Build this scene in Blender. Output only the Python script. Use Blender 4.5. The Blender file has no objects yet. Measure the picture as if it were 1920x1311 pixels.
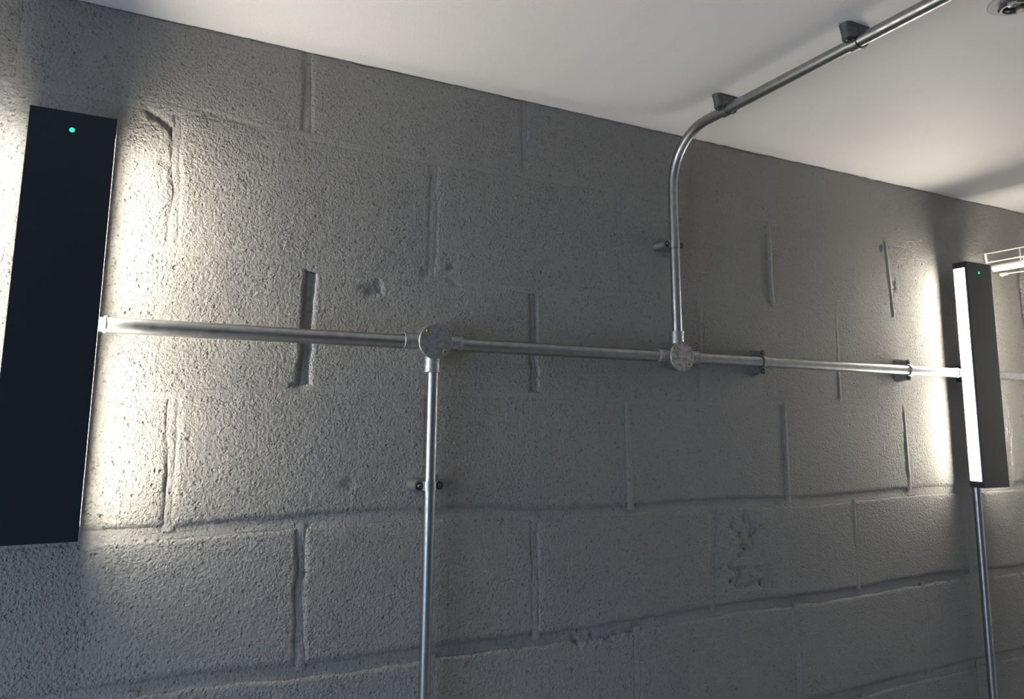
import bpy, bmesh, math, random
import numpy as np
from mathutils import Matrix, Vector

S = bpy.context.scene
COL = S.collection
random.seed(4)
CAM_H = 1.6                       # camera height above the floor
CEIL = CAM_H + 0.65415            # ceiling height

# ------------------------------------------------------------------ camera
cd = bpy.data.cameras.new('camera')
cam = bpy.data.objects.new('camera', cd)
COL.objects.link(cam)
right = Vector((0.89373532, -0.44848787, 0.00978789))
up = Vector((-0.07426702, -0.12640907, 0.9891942))
fwd = Vector((0.44240432, 0.88480471, 0.14628411))
M = Matrix.Identity(4)
for r in range(3):
    M[r][0], M[r][1], M[r][2] = right[r], up[r], -fwd[r]
M.translation = Vector((0, -1.28486, CAM_H))
cam.matrix_world = M
cd.sensor_width = 36
cd.sensor_fit = 'HORIZONTAL'
cd.lens = 1369.972 / 1920 * 36
cd.shift_y = -(655.5 - 578.492) / 1920
cd.clip_start = 0.02
S.camera = cam

# ------------------------------------------------------------------ light
S.view_settings.view_transform = 'Standard'
S.view_settings.look = 'None'
S.view_settings.exposure = 0.16
S.view_settings.gamma = 1.0
S.view_settings.use_curve_mapping = False
w = bpy.data.worlds.new('world')
S.world = w
w.use_nodes = True
bg = w.node_tree.nodes['Background']
bg.inputs['Color'].default_value = (0.55, 0.68, 1.0, 1)
bg.inputs['Strength'].default_value = 0.3

# cool daylight fill, added at an unseen window in the left wall
ld = bpy.data.lights.new('window_fill', 'AREA')
ld.shape = 'RECTANGLE'
ld.size, ld.size_y = 1.6, 1.3
ld.energy = 31
ld.color = (0.54, 0.73, 1.0)
lo = bpy.data.objects.new('window_fill', ld)
lo.location = (-1.72, -1.1, 1.1)
lo.rotation_euler = (0, math.radians(-52), 0)
COL.objects.link(lo)

STRIP = 70.0                       # radiance of the lamp diffusers
STRIP_COL = (1.0, 0.925, 0.79)

# ------------------------------------------------------------------ materials
def mat(name, color, rough=0.5, metal=0.0, spec=0.5):
    m = bpy.data.materials.new(name)
    m.use_nodes = True
    b = m.node_tree.nodes['Principled BSDF']
    b.inputs['Base Color'].default_value = (*color, 1)
    b.inputs['Roughness'].default_value = rough
    b.inputs['Metallic'].default_value = metal
    b.inputs['Specular IOR Level'].default_value = spec
    return m, m.node_tree, b

def nd(t, kind, **kw):
    n = t.nodes.new(kind)
    for k, v in kw.items():
        if k in n.inputs: n.inputs[k].default_value = v
        else: setattr(n, k, v)
    return n

def math_n(t, op, a, b=None, clamp=False):
    n = t.nodes.new('ShaderNodeMath'); n.operation = op; n.use_clamp = clamp
    for i, v in enumerate((a, b)):
        if v is None: continue
        if isinstance(v, (int, float)): n.inputs[i].default_value = v
        else: t.links.new(v, n.inputs[i])
    return n.outputs[0]

def ramp01(t, val, lo_, hi_, o0=0.0, o1=1.0):
    n = t.nodes.new('ShaderNodeMapRange'); n.interpolation_type = 'SMOOTHSTEP'
    t.links.new(val, n.inputs['Value'])
    n.inputs['From Min'].default_value = lo_; n.inputs['From Max'].default_value = hi_
    n.inputs['To Min'].default_value = o0; n.inputs['To Max'].default_value = o1
    return n.outputs['Result']

def noise(t, P, scale, detail=2.0, rough=0.5):
    n = nd(t, 'ShaderNodeTexNoise', Scale=scale, Detail=detail, Roughness=rough)
    t.links.new(P, n.inputs['Vector'])
    return n.outputs['Fac']

PAINT = (0.292, 0.286, 0.274)
def masonry(name, grain):
    """grey masonry paint over open-textured concrete: bumps and pits are relief"""
    m, t, b = mat(name, PAINT, 0.72, 0, 0.22)
    P = t.nodes.new('ShaderNodeNewGeometry').outputs['Position']
    g1 = noise(t, P, 185, 3.0, 0.62)
    g2 = noise(t, P, 75, 2.0, 0.5)
    def pits(scale, r0, r1, mscale, m0, m1):
        v = nd(t, 'ShaderNodeTexVoronoi', Scale=scale)
        t.links.new(P, v.inputs['Vector'])
        d = ramp01(t, v.outputs['Distance'], r0, r1, 1.0, 0.0)
        return math_n(t, 'MULTIPLY', d, ramp01(t, noise(t, P, mscale, 2.0, 0.5), m0, m1))
    small = pits(165, 0.10, 0.34, 30, 0.36, 0.52)
    hole = pits(70, 0.08, 0.22, 24, 0.46, 0.56)
    big = pits(26, 0.05, 0.13, 11, 0.56, 0.62)
    mask2 = ramp01(t, noise(t, P, 4.2, 2.0, 0.5), 0.34, 0.62, 0.75, 1.05)
    h = math_n(t, 'MULTIPLY', g1, 0.0062)
    h = math_n(t, 'ADD', h, math_n(t, 'MULTIPLY', g2, 0.0022))
    h = math_n(t, 'SUBTRACT', h, math_n(t, 'MULTIPLY', small, 0.0026))
    h = math_n(t, 'MULTIPLY', h, mask2)
    h = math_n(t, 'SUBTRACT', h, math_n(t, 'MULTIPLY', hole, 0.0042))
    h = math_n(t, 'SUBTRACT', h, math_n(t, 'MULTIPLY', big, 0.0040))
    bp = nd(t, 'ShaderNodeBump', Strength=1.0, Distance=grain)
    t.links.new(h, bp.inputs['Height'])
    t.links.new(bp.outputs['Normal'], b.inputs['Normal'])
    # slight unevenness of the paint colour
    mx = nd(t, 'ShaderNodeMixRGB')
    mx.inputs['Color1'].default_value = (*[c * 0.93 for c in PAINT], 1)
    mx.inputs['Color2'].default_value = (*[c * 1.06 for c in PAINT], 1)
    t.links.new(noise(t, P, 2.3, 4.0, 0.6), mx.inputs['Fac'])
    t.links.new(mx.outputs['Color'], b.inputs['Base Color'])
    return m

M_BLOCK = masonry('painted_block', 1.0)
M_MORTAR = masonry('painted_mortar', 0.55)

def plaster(name, color, rough, grain):
    m, t, b = mat(name, color, rough, 0, 0.3)
    P = t.nodes.new('ShaderNodeNewGeometry').outputs['Position']
    bp = nd(t, 'ShaderNodeBump', Strength=1.0, Distance=grain)
    t.links.new(noise(t, P, 260, 2.0), bp.inputs['Height'])
    t.links.new(bp.outputs['Normal'], b.inputs['Normal'])
    return m
M_CEIL = plaster('ceiling_paint', (0.88, 0.85, 0.83), 0.62, 0.0006)
M_WALL = plaster('side_wall_paint', (0.24, 0.24, 0.235), 0.6, 0.001)
M_PALE = plaster('pale_wall_paint', (0.80, 0.785, 0.76), 0.6, 0.001)
M_FLOOR = plaster('floor_concrete', (0.66, 0.55, 0.46), 0.6, 0.001)

def galv(name, base, rough, dark=0.8, scale=60):
    m, t, b = mat(name, base, rough, 1.0)
    P = t.nodes.new('ShaderNodeNewGeometry').outputs['Position']
    n1 = noise(t, P, scale, 4.0, 0.65)
    f = ramp01(t, n1, 0.3, 0.72)
    mx = nd(t, 'ShaderNodeMixRGB')
    mx.inputs['Color1'].default_value = (*[c * dark for c in base], 1)
    mx.inputs['Color2'].default_value = (*base, 1)
    t.links.new(f, mx.inputs['Fac'])
    t.links.new(mx.outputs['Color'], b.inputs['Base Color'])
    t.links.new(ramp01(t, n1, 0.3, 0.75, rough + 0.12, rough - 0.05), b.inputs['Roughness'])
    bp = nd(t, 'ShaderNodeBump', Strength=0.5, Distance=0.00010)
    t.links.new(noise(t, P, 420, 2.0), bp.inputs['Height'])
    t.links.new(bp.outputs['Normal'], b.inputs['Normal'])
    return m
M_GALV = galv('galvanised_steel', (0.40, 0.415, 0.42), 0.33)
M_CAST = galv('cast_galvanised_iron', (0.50, 0.52, 0.52), 0.46, 0.6, 140)
M_COVER = galv('mottled_zinc_cover', (0.66, 0.64, 0.60), 0.55, 0.5, 110)
M_SADDLE = galv('dull_zinc_saddle', (0.40, 0.41, 0.41), 0.5, 0.7, 120)
M_SADDLE_SHADE = galv('shaded_zinc_saddle', (0.20, 0.205, 0.21), 0.5, 0.7, 120)  # same zinc darkened: shade on the ceiling saddles put into the colour
M_BRASS = mat('brass_screw', (0.55, 0.36, 0.13), 0.35, 1.0)[0]
M_SCREW = mat('dark_steel_screw', (0.20, 0.20, 0.21), 0.3, 1.0)[0]
M_WASHER = mat('blackened_washer', (0.05, 0.052, 0.055), 0.4, 0.8)[0]
M_BLACK = plaster('black_powder_coat', (0.016, 0.021, 0.031), 0.36, 0.0002)
M_EDGE = mat('aluminium_edge', (0.55, 0.55, 0.54), 0.35, 1.0)[0]
M_WHITE = mat('white_coated_wire', (0.50, 0.49, 0.47), 0.45)[0]
M_RIM = mat('white_enamel_rim', (0.62, 0.61, 0.60), 0.4)[0]
M_NICKEL = mat('satin_nickel', (0.36, 0.34, 0.35), 0.22, 1.0)[0]
M_DARK = mat('dark_lens', (0.03, 0.028, 0.03), 0.25)[0]

def emit(name, color, strength):
    m = bpy.data.materials.new(name); m.use_nodes = True
    t = m.node_tree; t.nodes.clear()
    e = t.nodes.new('ShaderNodeEmission'); o = t.nodes.new('ShaderNodeOutputMaterial')
    e.inputs['Color'].default_value = (*color, 1); e.inputs['Strength'].default_value = strength
    t.links.new(e.outputs[0], o.inputs['Surface'])
    return m
M_STRIP = emit('lit_opal_diffuser', STRIP_COL, STRIP)
M_LED = emit('green_indicator_light', (0.03, 0.85, 0.42), 1.6)

# ------------------------------------------------------------------ helpers
def link(name, me, m, parent=None, smooth=False):
    o = bpy.data.objects.new(name, me)
    COL.objects.link(o)
    if m is not None and not me.materials: me.materials.append(m)
    if smooth:
        for p in me.polygons: p.use_smooth = True
    if parent is not None: o.parent = parent
    return o

def from_bm(name, bm, m, parent=None, smooth=False, sharp=None):
    bmesh.ops.recalc_face_normals(bm, faces=bm.faces)
    if sharp is not None:
        for f in bm.faces: f.smooth = True
        for e in bm.edges:
            if len(e.link_faces) == 2 and e.calc_face_angle(0) > sharp: e.smooth = False
    me = bpy.data.meshes.new(name); bm.to_mesh(me); bm.free()
    return link(name, me, m, parent, smooth)

def box(bm, c, s, bevel=0.0):
    r = bmesh.ops.create_cube(bm, size=1.0)
    for v in r['verts']:
        v.co = Vector((c[0] + v.co.x * s[0], c[1] + v.co.y * s[1], c[2] + v.co.z * s[2]))
    if bevel:
        es = {e for v in r['verts'] for e in v.link_edges}
        bmesh.ops.bevel(bm, geom=list(es), offset=bevel, segments=2, affect='EDGES', profile=0.5)

def lathe(bm, prof, n=28, axis=Vector((0, 0, 1)), origin=Vector((0, 0, 0))):
    """revolve [(radius, height)] about an axis"""
    axis = Vector(axis).normalized(); origin = Vector(origin)
    a = axis.orthogonal().normalized(); b = axis.cross(a)
    rings = []
    for r, h in prof:
        if r < 1e-7:
            rings.append([bm.verts.new(origin + axis * h)])
        else:
            rings.append([bm.verts.new(origin + axis * h + (a * math.cos(2 * math.pi * k / n) + b * math.sin(2 * math.pi * k / n)) * r) for k in range(n)])
    for A, B in zip(rings, rings[1:]):
        for k in range(n):
            k2 = (k + 1) % n
            if len(A) == 1 and len(B) == 1: continue
            if len(A) == 1: bm.faces.new((A[0], B[k], B[k2]))
            elif len(B) == 1: bm.faces.new((A[k], A[k2], B[0]))
            else: bm.faces.new((A[k], A[k2], B[k2], B[k]))

def tube(bm, pts, r, n=20, caps=True):
    pts = [Vector(p) for p in pts]
    tang = []
    for i in range(len(pts)):
        a = pts[max(i - 1, 0)]; b = pts[min(i + 1, len(pts) - 1)]
        tang.append((b - a).normalized())
    nrm = tang[0].orthogonal().normalized()
    rings = []
    for i, p in enumerate(pts):
        t = tang[i]
        nrm = (nrm - t * nrm.dot(t)).normalized()
        bn = t.cross(nrm)
        rings.append([bm.verts.new(p + (nrm * math.cos(2 * math.pi * k / n) + bn * math.sin(2 * math.pi * k / n)) * r) for k in range(n)])
    for A, B in zip(rings, rings[1:]):
        for k in range(n):
            bm.faces.new((A[k], A[(k + 1) % n], B[(k + 1) % n], B[k]))
    if caps:
        bm.faces.new(rings[0]); bm.faces.new(list(reversed(rings[-1])))

def thing(name, label, cat, matrix=None, group=None):
    o = bpy.data.objects.new(name, None)
    o.empty_display_size = 0.05
    COL.objects.link(o)
    if matrix is not None: o.matrix_world = matrix
    o['label'] = label; o['category'] = cat
    if group: o['group'] = group
    return o

def tag(o, label, cat, group=None):
    o['label'] = label; o['category'] = cat
    if group: o['group'] = group

def structure(o):
    o['kind'] = 'structure'; return o

def frame(origin, X, Y, Z):
    m = Matrix.Identity(4)
    for r in range(3):
        m[r][0], m[r][1], m[r][2] = X[r], Y[r], Z[r]
    m.translation = Vector(origin)
    return m

def dup(root, matrix, label, group=None):
    r = root.copy(); COL.objects.link(r); r.matrix_world = matrix
    r['label'] = label
    if group: r['group'] = group
    for ch in list(root.children):
        c = ch.copy(); COL.objects.link(c); c.parent = r
        for g in ch.children:
            d = g.copy(); COL.objects.link(d); d.parent = c
    return r

# ------------------------------------------------------------------ noise for the wall relief
_rng = np.random.default_rng(11)
_T = _rng.random((64, 64))
def vnoise(u, z, s, seed=0):
    x = u * s + seed * 7.31; y = z * s + seed * 3.77
    xi = np.floor(x).astype(int); yi = np.floor(y).astype(int)
    fx = x - xi; fy = y - yi
    fx = fx * fx * (3 - 2 * fx); fy = fy * fy * (3 - 2 * fy)
    g = lambda a, b: _T[a % 64, b % 64]
    return (g(xi, yi) * (1 - fx) + g(xi + 1, yi) * fx) * (1 - fy) + (g(xi, yi + 1) * (1 - fx) + g(xi + 1, yi + 1) * fx) * fy - 0.5

def sstep(x): 
    x = np.clip(x, 0, 1); return x * x * (3 - 2 * x)

# gouges and chips in the wall: (u, z, radius u, radius z, depth, angle)
CHIPS = [(-0.020, 0.484, 0.016, 0.005, 0.006, -0.6), (0.000, 0.474, 0.022, 0.006, 0.007, -0.75), (0.017, 0.452, 0.012, 0.005, 0.005, -1.1),
         (0.004, 0.408, 0.008, 0.008, 0.003, 0), (0.018, 0.418, 0.004, 0.02, 0.003, 0),
         (0.243, 0.062, 0.010, 0.022, 0.004, 0.2), (0.236, 0.050, 0.012, 0.006, 0.005, 0),
         (0.5099, 0.281, 0.010, 0.005, 0.004, 0.5), (0.516, 0.252, 0.011, 0.0045, 0.004, -0.5), (0.455, 0.262, 0.006, 0.012, 0.002, 0),
         (0.360, 0.224, 0.018, 0.010, 0.0035, 0), (0.372, 0.232, 0.006, 0.012, 0.003, 0.3),
         (1.262, -0.368, 0.035, 0.008, 0.003, 0.1), (1.30, -0.352, 0.012, 0.02, 0.002, 0), (1.235, -0.224, 0.008, 0.012, 0.003, 0), (1.25, -0.26, 0.014, 0.02, 0.002, 0),
         (2.40, 0.435, 0.010, 0.03, 0.005, -0.3), (2.23, 0.485, 0.010, 0.006, 0.003, 0.4), (2.28, 0.455, 0.03, 0.006, 0.003, 0),
         (1.80, 0.36, 0.008, 0.02, 0.002, 0), (2.14, 0.18, 0.008, 0.008, 0.002, 0), (0.10, 0.50, 0.05, 0.004, 0.002, -0.1),
         (1.758, 0.462, 0.006, 0.008, 0.004, 0), (0.33, -0.118, 0.01, 0.01, 0.002, 0)]
_cr = random.Random(5)
for k in range(20):
    CHIPS.append((0.788 + k * 0.0077 + _cr.uniform(-0.004, 0.004), -0.4315 + _cr.uniform(-0.006, 0.004), _cr.uniform(0.004, 0.011),
                  _cr.uniform(0.003, 0.007), _cr.uniform(0.002, 0.006), _cr.uniform(-0.9, 0.9)))
for k in range(26):                       # broken face of the block low in the middle
    CHIPS.append((1.175 + _cr.uniform(0, 0.11), -0.225 - _cr.random() ** 0.8 * 0.15, _cr.uniform(0.003, 0.008), _cr.uniform(0.003, 0.007),
                  _cr.uniform(0.0015, 0.0035), _cr.uniform(-1, 1)))

def chips(u, z):
    d = np.zeros_like(u)
    for cu, cz, ru, rz, dp, an in CHIPS:
        du = u - cu; dz = z - cz
        a = du * math.cos(an) + dz * math.sin(an); b = -du * math.sin(an) + dz * math.cos(an)
        q = (a / ru) ** 2 + (b / rz) ** 2
        if (q < 4).any():
            q = q * (1 + 0.9 * vnoise(u, z, 130, 5))
            d += dp * (1 - sstep((np.sqrt(q) - 0.55) / 0.9))
    return d

def relief(u, z):
    """outward swelling of a block face, metres"""
    return (0.0016 * vnoise(u, z, 7, 1) + 0.0007 * vnoise(u, z, 24, 2) + 0.0005 * vnoise(u, z, 60, 3)
            + 0.0005 * vnoise(u, z, 130, 4)) - chips(u, z)

# ------------------------------------------------------------------ the room shell
X0, X1, YB = -1.6, 2.56, -3.6
def slab(name, lo_, hi_, m):
    bm = bmesh.new()
    box(bm, [(a + b) / 2 for a, b in zip(lo_, hi_)], [b - a for a, b in zip(lo_, hi_)])
    return structure(from_bm(name, bm, m))

wall_front = slab('wall_front', (X0 - 0.1, 0.02, 0), (X1 + 0.1, 0.14, CEIL), M_MORTAR)
slab('ceiling', (X0 - 0.1, YB - 0.1, CEIL), (X1 + 0.1, 0.14, CEIL + 0.1), M_CEIL)
slab('floor', (X0 - 0.1, YB - 0.1, -0.1), (X1 + 0.1, 0.14, 0), M_FLOOR)
slab('wall_right', (X1, YB, 0), (X1 + 0.1, 0.02, CEIL), M_PALE)
slab('wall_back', (X0 - 0.1, YB - 0.1, 0), (X1 + 0.1, YB, CEIL), M_WALL)
# left wall; its unseen window opening is placed for the fill light
bm = bmesh.new()
for a, b in (((X0 - 0.1, YB, 0), (X0, -1.75, CEIL)), ((X0 - 0.1, -0.45, 0), (X0, 0.02, CEIL)),
             ((X0 - 0.1, -1.75, 0), (X0, -0.45, 0.2)), ((X0 - 0.1, -1.75, 1.95), (X0, -0.45, CEIL))):
    box(bm, [(p + q) / 2 for p, q in zip(a, b)], [q - p for p, q in zip(a, b)])
structure(from_bm('wall_left', bm, M_WALL))
bm = bmesh.new()
for a, b in (((X0 - 0.08, -1.75, 0.2), (X0 - 0.02, -1.71, 1.95)), ((X0 - 0.08, -0.49, 0.2), (X0 - 0.02, -0.45, 1.95)),
             ((X0 - 0.08, -1.71, 0.2), (X0 - 0.02, -0.49, 0.24)), ((X0 - 0.08, -1.71, 1.91), (X0 - 0.02, -0.49, 1.95))):
    box(bm, [(p + q) / 2 for p, q in zip(a, b)], [q - p for p, q in zip(a, b)], 0.003)
structure(from_bm('fill_window_1', bm, M_RIM))  # unseen window frame, added to go with the fill light

# ------------------------------------------------------------------ concrete blocks
# bed joints (z relative to the camera height), as seen: waviness of each course
BEDS = [
    (0.4876, [(0.11, 0.012), (0.39, 0.0), (1.02, 0.006), (1.35, -0.002), (1.74, -0.006)]),
    (0.2626, [(-0.04, 0.002), (0.3, -0.0075), (0.69, -0.0086), (0.87, -0.0025), (1.12, 0.006), (1.35, 0.0073), (1.58, 0.0057), (1.82, 0.011)]),
    (0.0376, [(0.03, -0.0088), (0.25, 0.0053), (0.37, 0.009), (0.81, 0.0007), (1.12, -0.005), (1.58, 0.008)]),
    (-0.1874, [(0.05, 0.003), (0.28, 0.0105), (0.55, 0.0114), (0.71, -0.002), (0.92, -0.0038), (1.14, -0.0006), (1.48, -0.0077), (1.78, 0.0016)]),
    (-0.4124, [(0.1, 0.0038), (0.31, -0.0047), (0.58, -0.0047), (0.8, -0.0105), (0.98, -0.0051), (1.22, -0.0004), (1.47, -0.0049), (1.67, -0.0016), (1.9, 0.0042), (2.17, -0.0046)]),
    (-0.6374, [(1.58, -0.0083), (1.73, -0.0009), (1.9, -0.0048), (2.0, 0.0)]),
    (-0.8624, [(0, 0)]), (-1.0874, [(0, 0)]), (-1.3124, [(0, 0)]), (-1.5374, [(0, 0)])]
def bed_z(j, u):
    if j < 0: return np.full_like(np.asarray(u, float), 0.6535)
    if j > 9: return np.full_like(np.asarray(u, float), -1.6)
    base, pts = BEDS[j]
    return base + np.interp(u, [p[0] for p in pts], [p[1] for p in pts])
# perpends of each course: measured u at top / bottom of the joint
PERP = {0: {0: (-0.2065, -0.2065), 2: (0.2228, 0.2298), 4: (0.669, 0.669), 6: (1.1003, 1.1007), 8: (1.554, 1.5537)},
        1: {1: (0.0171, 0.0246), 3: (0.4723, 0.471), 5: (0.9017, 0.9105), 7: (1.3456, 1.3492), 9: (1.780, 1.793), 11: (2.398, 2.402)},
        2: {2: (0.2467, 0.246), 4: (0.6879, 0.6946), 6: (1.124, 1.1205), 8: (1.5697, 1.5676)},
        3: {1: (0.0449, 0.0497), 3: (0.476, 0.478), 5: (0.9174, 0.9222), 7: (1.3729, 1.3745), 9: (1.811, 1.813)},
        4: {2: (0.2528, 0.2606), 4: (0.6967, 0.7001), 6: (1.1469, 1.137), 8: (1.598, 1.597)},
        5: {3: (0.49, 0.49), 5: (0.935, 0.9353), 7: (1.3847, 1.3838), 9: (1.842, 1.842), 10: (2.03, 2.03)}}
# recess of the mortar below the block face, metres
BED_DEPTH = {0: 0.0003, 1: 0.0002, 2: 0.0003, 3: 0.0050, 4: 0.0075, 5: 0.0065}
PERP_DEPTH = {(2, 2): 0.0105, (2, 4): 0.0045, (0, 2): 0.0036, (0, 4): 0.0012, (1, 1): 0.0026, (1, 3): 0.0018, (4, 2): 0.0044, (4, 4): 0.0024,
              (3, 1): 0.0024, (5, 5): 0.0016, (2, 6): -0.0024, (1, 11): 0.004, (1, 5): 0.0014, (3, 5): -0.0026, (4, 6): 0.0018,
              # joints on the right stand slightly proud of the blocks
              (1, 7): -0.0030, (2, 8): -0.0036, (1, 9): -0.0036, (3, 9): -0.0030, (3, 7): -0.0020, (0, 8): -0.0026, (4, 8): -0.0024,
              (5, 7): -0.0016, (5, 9): 0.0010, (0, 6): 0.0008}
PD = 0.75
HJ = 0.0055                                  # half width of a joint
def bed_half(j): return 0.0085 if j in (3, 4, 5) else HJ
def bdepth(j, u):   # depth of a bed joint along the wall
    d = BED_DEPTH.get(j, 0.004)
    v = d * (1 + 0.9 * vnoise(np.asarray(u, float), np.zeros_like(np.asarray(u, float)) + j * 3.1, 4, 8))
    if j == 4: v = v * (1 - 0.45 * np.exp(-((np.asarray(u) - 0.1) / 0.2) ** 2))
    return v

def grid_axis(n_mid, edges=(0.0, 0.0015, 0.0035, 0.006, 0.010), L=0.44):
    e = np.array(edges) / L
    return np.concatenate([e, np.linspace(e[-1], 1 - e[-1], n_mid)[1:-1], (1 - e)[::-1]])

def grid_mesh(name, Xg, Yg, Zg, skirt=None):
    nz, nu = Xg.shape
    V = np.stack([Xg, Yg, Zg], -1).reshape(-1, 3)
    i = np.arange(nz * nu).reshape(nz, nu)
    F = np.stack([i[:-1, :-1], i[:-1, 1:], i[1:, 1:], i[1:, :-1]], -1).reshape(-1, 4)
    if skirt is not None:                      # side faces running back into the wall
        loop = np.concatenate([i[0, :], i[1:, -1], i[-1, -2::-1], i[-2:0:-1, 0]])
        B = V[loop].copy(); B[:, 1] = skirt
        k = len(V); n = len(loop)
        V = np.concatenate([V, B])
        a = np.arange(n); a2 = (a + 1) % n
        F = np.concatenate([F, np.stack([loop[a2], loop[a], k + a, k + a2], -1)])
    me = bpy.data.meshes.new(name)
    me.from_pydata(V.tolist(), [], F.tolist())
    me.polygons.foreach_set('use_smooth', [True] * len(me.polygons))
    me.update()
    return me

def perps(j):
    d = dict(PERP.get(j, {}))
    par = 0 if j % 2 == 0 else 1
    for k in range(-7 + (1 - par) * 1, 14, 2):
        kk = k if k % 2 == par else k + 1
        if kk not in d and not (j == 1 and kk == 13):
            u = -0.2068 + 0.225 * kk
            d[kk] = (u, u)
    d.pop(10, None) if j == 5 else None
    ks = sorted(d, key=lambda q: d[q][0])
    return [(q, *d[q]) for q in ks if X0 + 0.05 < d[q][0] < X1 - 0.05]

for j in range(0, 11):
    top, bot = j - 1, j
    P = [(None, X0, X0)] + perps(j) + [(None, X1, X1)]
    for (ka, ta, ba), (kb, tb, bb) in zip(P, P[1:]):
        near = j <= 5 and tb > -0.45
        fine = 0.0048 if near else 0.05
        if near:
            za, zb_ = float(bed_z(top, ta)), float(bed_z(bot, ta))
            if any(ta - 0.01 < c[0] < tb + 0.01 and zb_ - 0.01 < c[1] < za + 0.01 and c[4] >= 0.003 for c in CHIPS): fine = 0.003
        L = tb - ta
        if j == 0: H = 0.166
        elif j == 10: H = 0.06
        else: H = 0.225
        s = grid_axis(max(4, int(L / fine)), L=L)
        q = grid_axis(max(4, int(H / fine)), L=H)
        SS, QQ = np.meshgrid(s, q)
        ha = HJ if ka is not None else 0.0
        hb = HJ if kb is not None else 0.0
        ul = (ba + (ta - ba) * QQ) + ha; ur = (bb + (tb - bb) * QQ) - hb
        Ug = ul + (ur - ul) * SS
        ht = 0.001 if top < 0 else bed_half(top) * 0.9
        zb = bed_z(bot, Ug) + bed_half(bot) * 0.9; zt = bed_z(top, Ug) - ht
        Zg = zb + (zt - zb) * QQ
        # ragged arrises
        jit = 0.0030
        eu = np.minimum(SS, 1 - SS) * L; ez = np.minimum(QQ, 1 - QQ) * H
        wu = np.exp(-eu / 0.008); wz = np.exp(-ez / 0.008)
        Ug = Ug + wu * (jit * 2 * vnoise(Ug, Zg, 48, 6) + 0.0038 * vnoise(Ug * 0 + np.where(SS < 0.5, ta, tb), Zg, 14, 12))
        Zg = Zg + wz * jit * 2 * vnoise(Ug, Zg, 40, 7)
        out = relief(Ug, Zg) + 0.0012 * vnoise(np.full_like(Ug, ta * 3.3), np.full_like(Ug, j * 2.7), 1, 9)
        # rounded shoulder down to each joint's own depth
        def roll(dist, depth, r=0.0062):
            return depth * (1 - sstep(dist / r))
        dl = PERP_DEPTH.get((j, ka), 0.0010) * PD; dr = PERP_DEPTH.get((j, kb), 0.0010) * PD
        drop = np.maximum.reduce([roll(SS * L, max(dl, 0) + 0.0004), roll((1 - SS) * L, max(dr, 0) + 0.0004),
                                  roll(QQ * H, bdepth(bot, Ug) + 0.0002, 0.009 if bot in (3, 4, 5) else 0.006), roll((1 - QQ) * H, (bdepth(top, Ug) + 0.0002) if top >= 0 else 0.001)])
        Yg = -(out - drop)
        me = grid_mesh('block', Ug, Yg, Zg + CAM_H, skirt=0.02)
        link('block', me, M_BLOCK, wall_front)
        # the perpend filled with mortar, on the right of this block
        if kb is not None:
            z = np.linspace(0, 1, 40 if near else 4); t = np.linspace(-1, 1, 9)
            TT, ZZ = np.meshgrid(t, z)
            zb1 = bed_z(bot, np.full_like(TT, bb)) + 0.002; zt1 = bed_z(top, np.full_like(TT, tb)) - (0.001 if top < 0 else 0.002)
            Zm = zb1 + (zt1 - zb1) * ZZ
            Um = bb + (tb - bb) * ZZ + TT * (HJ + 0.003)
            Um = Um + 0.0038 * vnoise(Um * 0 + tb, Zm, 14, 12)
            dd = dr * (1 + 1.5 * vnoise(Um * 0 + tb, Zm, 13, 3))
            Ym = dd + 0.0004 * vnoise(Um, Zm, 60, 2) * 2 + np.where(np.abs(TT) > 0.7, 0.0007, 0.0) - 0.6 * dd * (np.abs(TT) < 0.3) * 0.15
            if dr < 0: Ym = dd * (1 - TT * TT) ** 2 + 0.0006
            link('mortar_joint', grid_mesh('mortar_joint', Um, Ym, Zm + CAM_H), M_MORTAR, wall_front)
    # the bed joint under this course
    if bot <= 9:
        nu = 700 if bot <= 5 else 60
        u = np.linspace(X0, X1, nu); t = np.linspace(-1, 1, 9)
        UU, TT = np.meshgrid(u, t)
        hh = bed_half(bot) + 0.003
        Zm = bed_z(bot, UU) + TT * hh
        dd = bdepth(bot, UU)
        slope = np.where(TT < 0, 0.55 + 0.45 * (TT + 1), 1.0) if bot in (3, 4, 5) else 1.0   # struck joint: deep under the upper block
        Ym = dd * slope - relief(UU, Zm) * 0.6 + np.where(np.abs(TT) > 0.75, 0.0012, 0.0)
        link('mortar_joint', grid_mesh('mortar_joint', UU, Ym, Zm + CAM_H), M_MORTAR, wall_front)

# ------------------------------------------------------------------ conduits
PH = 0.034                                   # pipe centre in front of the wall
ZC = CAM_H + 0.1305
R25, R20 = 0.0125, 0.0102
def collar(parent, c, axis, r):
    bm = bmesh.new()
    lathe(bm, [(r * 0.97, -0.0026), (r + 0.0016, -0.0026), (r + 0.0020, -0.0020), (r + 0.0020, 0.0020), (r + 0.0016, 0.0026), (r * 0.97, 0.0026)], 28, axis, c)
    return from_bm('end_collar', bm, M_GALV, parent, sharp=0.6)

def conduit(label, pts, r, collars=()):
    bm = bmesh.new(); tube(bm, pts, r)
    o = from_bm('conduit', bm, M_GALV, sharp=0.9)
    tag(o, label, 'conduit')
    for c, ax in collars: collar(o, c, ax, r)
    return o

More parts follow.
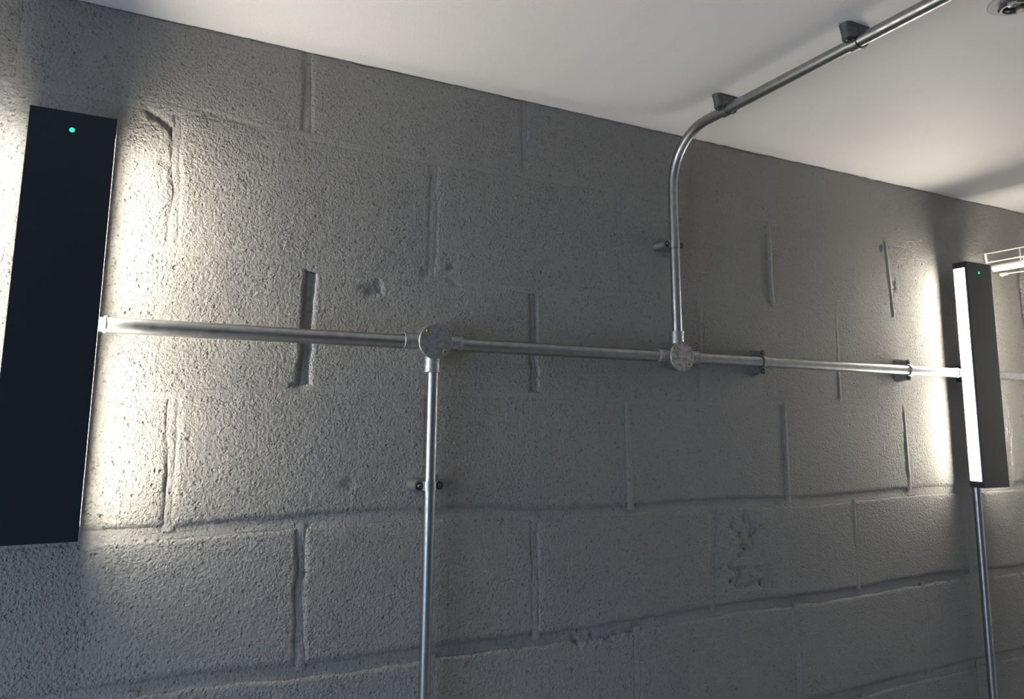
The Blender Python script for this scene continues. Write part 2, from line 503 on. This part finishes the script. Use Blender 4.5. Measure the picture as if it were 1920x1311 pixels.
B1 = (0.4640, CAM_H + 0.1325); B2 = (1.0265, CAM_H + 0.1309)
LAMP_L, LAMP_R = -0.121, 2.056
conduit('bright horizontal steel conduit from the left lamp to the left junction box',
        [(LAMP_L + 0.02, -PH, ZC), (B1[0] - 0.04, -PH, ZC)], R25, [((LAMP_L + 0.062, -PH, ZC), (1, 0, 0))])
conduit('horizontal steel conduit running between the two round junction boxes',
        [(B1[0] + 0.04, -PH, ZC), (B2[0] - 0.04, -PH, ZC)], R25)
conduit('horizontal steel conduit from the right junction box to the right lamp, held by two saddles',
        [(B2[0] + 0.04, -PH, ZC), (LAMP_R - 0.02, -PH, ZC)], R25, [((LAMP_R - 0.066, -PH, ZC), (1, 0, 0))])
conduit('short visible length of horizontal conduit to the right of the right lamp',
        [(LAMP_R + 0.02, -PH, ZC), (X1 - 0.002, -PH, ZC)], R25)
conduit('vertical steel conduit dropping from the left junction box to below the picture',
        [(0.4662, -PH, B1[1] - 0.05), (0.4648, -PH, 0.002)], R20)
conduit('thin dark vertical conduit running down below the right lamp',
        [(2.040, -PH, CAM_H - 0.172), (2.039, -PH, 0.002)], R20)
# riser that bends out along the ceiling
HC = 0.028
UR = 1.0245
pts = [(B2[0] + 0.001, -PH, B2[1] + 0.05), (1.0240, -PH, CAM_H + 0.50)]
rb = 0.115
zc = CEIL - HC - rb; yc = -PH - rb
for k in range(13):
    a = math.pi / 2 * k / 12
    pts.append((UR, yc + rb * math.cos(a), zc + rb * math.sin(a)))
pts.append((UR, -1.7, CEIL - HC))
conduit('vertical conduit rising from the right junction box and bending out along the white ceiling', pts, R20 + 0.0004)

# ------------------------------------------------------------------ round junction boxes
def junction_box(label, B, hubs, screw_off, cover_mat):
    F = frame((B[0], 0, B[1]), Vector((1, 0, 0)), Vector((0, 0, 1)), Vector((0, -1, 0)))
    t = thing('junction_box', label, 'junction box', F, 'round junction boxes')
    bm = bmesh.new()
    lathe(bm, [(0, 0.0), (0.020, 0.0), (0.021, 0.001), (0.021, 0.013), (0.028, 0.014), (0.0305, 0.017), (0.0312, 0.020), (0.0312, 0.0462), (0.030, 0.047), (0, 0.047)], 40)
    from_bm('box_body', bm, M_CAST, t, sharp=0.6)
    bm = bmesh.new()
    lathe(bm, [(0.0, 0.0475), (0.0308, 0.0475), (0.0318, 0.0485), (0.0318, 0.0505), (0.0310, 0.0515), (0.0, 0.0515)], 48)
    from_bm('cover_disc', bm, cover_mat, t, sharp=0.5)
    for sx, sy in screw_off:
        bm = bmesh.new()
        lathe(bm, [(0.0036, 0.0512), (0.0036, 0.0526), (0.0030, 0.0534), (0.0012, 0.0538), (0.0, 0.0538)], 14, origin=(sx, sy, 0))
        s = from_bm('brass_screw', bm, M_BRASS, t, sharp=0.7)
        bm = bmesh.new()
        box(bm, (sx, sy, 0.0537), (0.0058, 0.0011, 0.0006))
        from_bm('screw_slot', bm, M_DARK, s)
    for dx, dy, r in hubs:
        bm = bmesh.new()
        ax = Vector((dx, dy, 0))
        lathe(bm, [(0.0145, 0.022), (0.0145, 0.0525)], 28, ax, (0, 0, PH))
        lathe(bm, [(0.0145, 0.0525), (0.0154, 0.0528), (0.0156, 0.0536), (0.0156, 0.0550), (0.0150, 0.0556), (r * 0.98, 0.0556)], 28, ax, (0, 0, PH))
        from_bm('hub', bm, M_CAST, t, sharp=0.6)
    return t
junction_box('round galvanised junction box at top of the vertical drop, dark smooth cover', B1,
             [(-1, 0, R25), (1, 0, R25), (0, -1, R20)], [(-0.0155, 0.0185), (0.0175, -0.0175)], M_CAST)
junction_box('round junction box below the ceiling riser, with a mottled pale zinc cover', B2,
             [(-1, 0, R25), (1, 0, R25), (0, 1, R20)], [(-0.0150, 0.0175), (0.0165, -0.0170)], M_COVER)

# ------------------------------------------------------------------ distance saddles
def saddle(label, F, h, r, base_mat=None):
    """local X along the pipe, Y along the base, Z out of the surface; pipe axis at height h"""
    t = thing('conduit_saddle', label, 'pipe clip', F, 'conduit saddles')
    L, hw, n = 0.0275, 0.0098, 26
    bm = bmesh.new(); rows = []
    for i in range(n + 1):
        y = -L + 2 * L * i / n
        y = max(min(y, L - 0.0004), -L + 0.0004)
        c = L - hw
        wv = hw if abs(y) < c else math.sqrt(max(1e-7, hw * hw - (abs(y) - c) ** 2))
        zt = h - 0.0015
        if abs(y) < r + 0.0004: zt = min(zt, h - math.sqrt(max(0, (r + 0.0005) ** 2 - y * y)))
        zt = max(zt, 0.004)
        k = 1.16
        rows.append([bm.verts.new(p) for p in ((-wv * k, y * k, 0), (-wv, y, zt * 0.7), (-wv, y, zt), (wv, y, zt), (wv, y, zt * 0.7), (wv * k, y * k, 0))])
    for A, B in zip(rows, rows[1:]):
        for k in range(6): bm.faces.new((A[k], A[(k + 1) % 6], B[(k + 1) % 6], B[k]))
    bm.faces.new(rows[0]); bm.faces.new(list(reversed(rows[-1])))
    from_bm('saddle_base', bm, base_mat or M_SADDLE, t, sharp=0.7)
    # strap: ear, arch, ear
    th, ws = 0.0016, 0.0078
    prof = [(-0.0255, h - 0.001), (-(r + 0.0035), h - 0.001)]
    for k in range(15):
        a = math.pi - math.pi * k / 14
        prof.append(((r + 0.0003) * math.cos(a), h + 0.001 + (r + 0.0003) * math.sin(a)))
    prof += [(r + 0.0035, h - 0.001), (0.0255, h - 0.001)]
    P = [Vector((0, a, b)) for a, b in prof]
    bm = bmesh.new(); rows = []
    for i, p in enumerate(P):
        d = (P[min(i + 1, len(P) - 1)] - P[max(i - 1, 0)]).normalized()
        nn = Vector((0, -d.z, d.y))
        wv = ws if 0 < i < len(P) - 1 else ws * 0.55
        rows.append([bm.verts.new(q) for q in (p + Vector((-wv, 0, 0)), p + Vector((wv, 0, 0)), p + nn * th + Vector((wv, 0, 0)), p + nn * th + Vector((-wv, 0, 0)))])
    for A, B in zip(rows, rows[1:]):
        for k in range(4): bm.faces.new((A[k], A[(k + 1) % 4], B[(k + 1) % 4], B[k]))
    bm.faces.new(rows[0]); bm.faces.new(list(reversed(rows[-1])))
    from_bm('strap', bm, M_GALV, t, sharp=0.7)
    for s in (-1, 1):
        bm = bmesh.new()
        y = s * (r + 0.0085)
        lathe(bm, [(0.0042, h + 0.0004), (0.0042, h + 0.0016), (0.0037, h + 0.0030), (0.0020, h + 0.0040), (0, h + 0.0042)], 16, origin=(0, y, 0))
        sc = from_bm('screw', bm, M_SCREW, t, sharp=0.8)
        bm = bmesh.new()
        lathe(bm, [(0.0040, h + 0.0004), (0.0066, h + 0.0004), (0.0068, h + 0.0010), (0.0066, h + 0.0014), (0.0040, h + 0.0014)], 20, origin=(0, y, 0))
        from_bm('washer', bm, M_WASHER, t, sharp=0.8)
        bm = bmesh.new()
        box(bm, (0, y, h + 0.0041), (0.0045, 0.001, 0.0006)); box(bm, (0, y, h + 0.0041), (0.001, 0.0045, 0.0006))
        from_bm('cross_slot', bm, M_DARK, sc)
    return t
XV, YV, ZV = Vector((1, 0, 0)), Vector((0, 1, 0)), Vector((0, 0, 1))
s20 = saddle('saddle clip with two dark screws holding the lower vertical drop',
             frame((0.4652, 0, CAM_H - 0.1229), ZV, XV, -YV), PH, R20)
# matrix columns: X=pipe dir, Y=base dir, Z=outwards (checked right-handed below)
dup(s20, frame((1.0243, 0, CAM_H + 0.3794), ZV, XV, -YV) @ Matrix.Identity(4), 'saddle clip holding the vertical riser half way up to the ceiling')
s25 = saddle('saddle clip on the horizontal conduit just right of the right junction box',
             frame((1.2749, 0, ZC), XV, ZV, -YV), PH, R25)
dup(s25, frame((1.7922, 0, ZC), XV, ZV, -YV), 'saddle clip on the brightly lit end of the horizontal conduit near the right lamp')
c20 = saddle('shade-darkened saddle on the ceiling, first after the bend of the conduit',
             frame((UR, -0.2070, CEIL), -YV, -XV, -ZV), HC, R20 + 0.0004, M_SADDLE_SHADE)
dup(c20, frame((UR, -0.5150, CEIL), -YV, -XV, -ZV), 'shade-darkened saddle on the ceiling, farther from the wall, near the downlight')

# ------------------------------------------------------------------ wall lamps
def lamp(label, u, z0, z1):
    H = z1 - z0; W = 0.111
    F = frame((u, 0, CAM_H + z0), Vector((1, 0, 0)), Vector((0, 0, 1)), Vector((0, -1, 0)))
    t = thing('wall_lamp', label, 'lamp', F, 'tall black wall lamps')
    bm = bmesh.new(); box(bm, (0, H / 2, 0.0575), (0.090, H - 0.03, 0.033))
    from_bm('housing', bm, M_BLACK, t)
    bm = bmesh.new(); box(bm, (0, H / 2, 0.078), (W, H, 0.0045), 0.0008)
    from_bm('front_panel', bm, M_BLACK, t)
    for y in (0.0085, H - 0.0085):
        bm = bmesh.new(); box(bm, (0, y, 0.0583), (W - 0.001, 0.017, 0.0348), 0.0008)
        from_bm('end_cap', bm, M_BLACK, t)
    for s in (-1, 1):
        bm = bmesh.new(); box(bm, (s * 0.0482, H / 2, 0.0558), (0.009, H - 0.0345, 0.0260), 0.0012)
        from_bm('light_diffuser', bm, M_STRIP, t)
        bm = bmesh.new(); box(bm, (s * 0.0508, H / 2, 0.0742), (0.0086, H - 0.0345, 0.0022), 0.0004)
        from_bm('edge_trim', bm, M_EDGE, t)
        bm = bmesh.new(); box(bm, (s * 0.0490, H / 2, 0.0420), (0.0095, H - 0.0345, 0.0018))
        from_bm('rear_lip', bm, M_EDGE, t)
    bm = bmesh.new(); lathe(bm, [(0, 0.0800), (0.0036, 0.0800), (0.0036, 0.0806), (0.0022, 0.0812), (0, 0.0813)], 16, origin=(-0.001, H - 0.028, 0))
    from_bm('indicator_light', bm, M_LED, t, smooth=True)
    bm = bmesh.new(); box(bm, (0, H / 2, 0.022), (0.030, 0.045, 0.044), 0.002)
    from_bm('mounting_bracket', bm, M_BLACK, t)
    return t
lamp('tall black slab wall lamp at the left edge with bright green indicator light', LAMP_L, -0.1775, 0.4375)
lamp('tall black wall lamp on the right showing its glowing white side strip', LAMP_R, -0.1755, 0.4365)

# ------------------------------------------------------------------ ceiling downlight (top right corner)
t = thing('ceiling_downlight', 'round ceiling downlight with white rim and nickel ring in the top right corner', 'downlight',
          frame((1.182, -0.681, CEIL), XV, -YV, -ZV))
bm = bmesh.new(); lathe(bm, [(0.018, 0.0), (0.036, 0.0), (0.0362, 0.0012), (0.0350, 0.0026), (0.0325, 0.0024), (0.024, 0.0010), (0.018, 0.0010)], 56)
from_bm('rim', bm, M_RIM, t, sharp=0.7)
bm = bmesh.new(); lathe(bm, [(0.0195, 0.0005), (0.0215, 0.0030), (0.0225, 0.0085), (0.0205, 0.0110), (0.0165, 0.0108), (0.0145, 0.006), (0.0140, 0.002)], 11)
from_bm('nickel_ring', bm, M_NICKEL, t, sharp=0.3)
bm = bmesh.new(); lathe(bm, [(0.0143, 0.002), (0.0143, 0.004), (0.008, 0.0055), (0, 0.006)], 24)
from_bm('lens', bm, M_DARK, t, smooth=True)

# ------------------------------------------------------------------ white wire shelf behind the right lamp
t = thing('wire_shelf', 'white wire shelf with hanging rail, end on to the wall behind the right lamp', 'shelf')
US, ZT, ZL = 2.2285, CAM_H + 0.4965, CAM_H + 0.4695
Y0, Y1 = -0.003, -1.0
def wire(name, pts, r, n=8, m=M_WHITE):
    bm = bmesh.new(); tube(bm, pts, r, n); return from_bm(name, bm, m, t, sharp=0.9)
wire('lip_wire', [(US, Y0, ZT), (US, Y1, ZT)], 0.0020)
wire('lip_wire', [(US, Y0, ZL), (US, Y1, ZL)], 0.0022)
for k in range(10):
    y = -0.0995 - 0.1 * k
    wire('upright_wire', [(US - 0.001, y, ZT), (US - 0.001, y, ZL - 0.012)], 0.0016)
    wire('deck_wire', [(US, y, ZL - 0.002), (X1 - 0.004, y, ZL - 0.002)], 0.0016)
wire('back_wire', [(X1 - 0.008, Y0, ZL), (X1 - 0.008, Y1, ZL)], 0.0022)
wire('end_bracket', [(US - 0.003, -0.004, ZT + 0.001), (US - 0.002, -0.004, (ZT + ZL) / 2), (US + 0.003, -0.004, ZL - 0.002)], 0.0042)
UH, ZH = 2.262, CAM_H + 0.4555
wire('hanging_rail', [(UH, Y0, ZH), (UH, Y1, ZH)], 0.0115, 20)
for k in range(2):
    y = -0.100 - 0.45 * k
    bm = bmesh.new()
    lathe(bm, [(0.0116, -0.006), (0.0150, -0.006), (0.0155, 0), (0.0150, 0.006), (0.0116, 0.006)], 20, (0, 1, 0), (UH, y, ZH))
    box(bm, (UH - 0.012, y, ZH + 0.011), (0.005, 0.008, 0.022), 0.001)
    from_bm('rail_clip', bm, M_WHITE, t, sharp=0.6)
wire('support_wire', [(2.296, -0.004, CAM_H + 0.433), (2.300, -0.016, CAM_H + 0.4405), (2.300, Y1, CAM_H + 0.4405)], 0.0024)
wire('wall_clip', [(2.296, -0.001, CAM_H + 0.4405), (2.299, -0.022, CAM_H + 0.4405)], 0.0052)
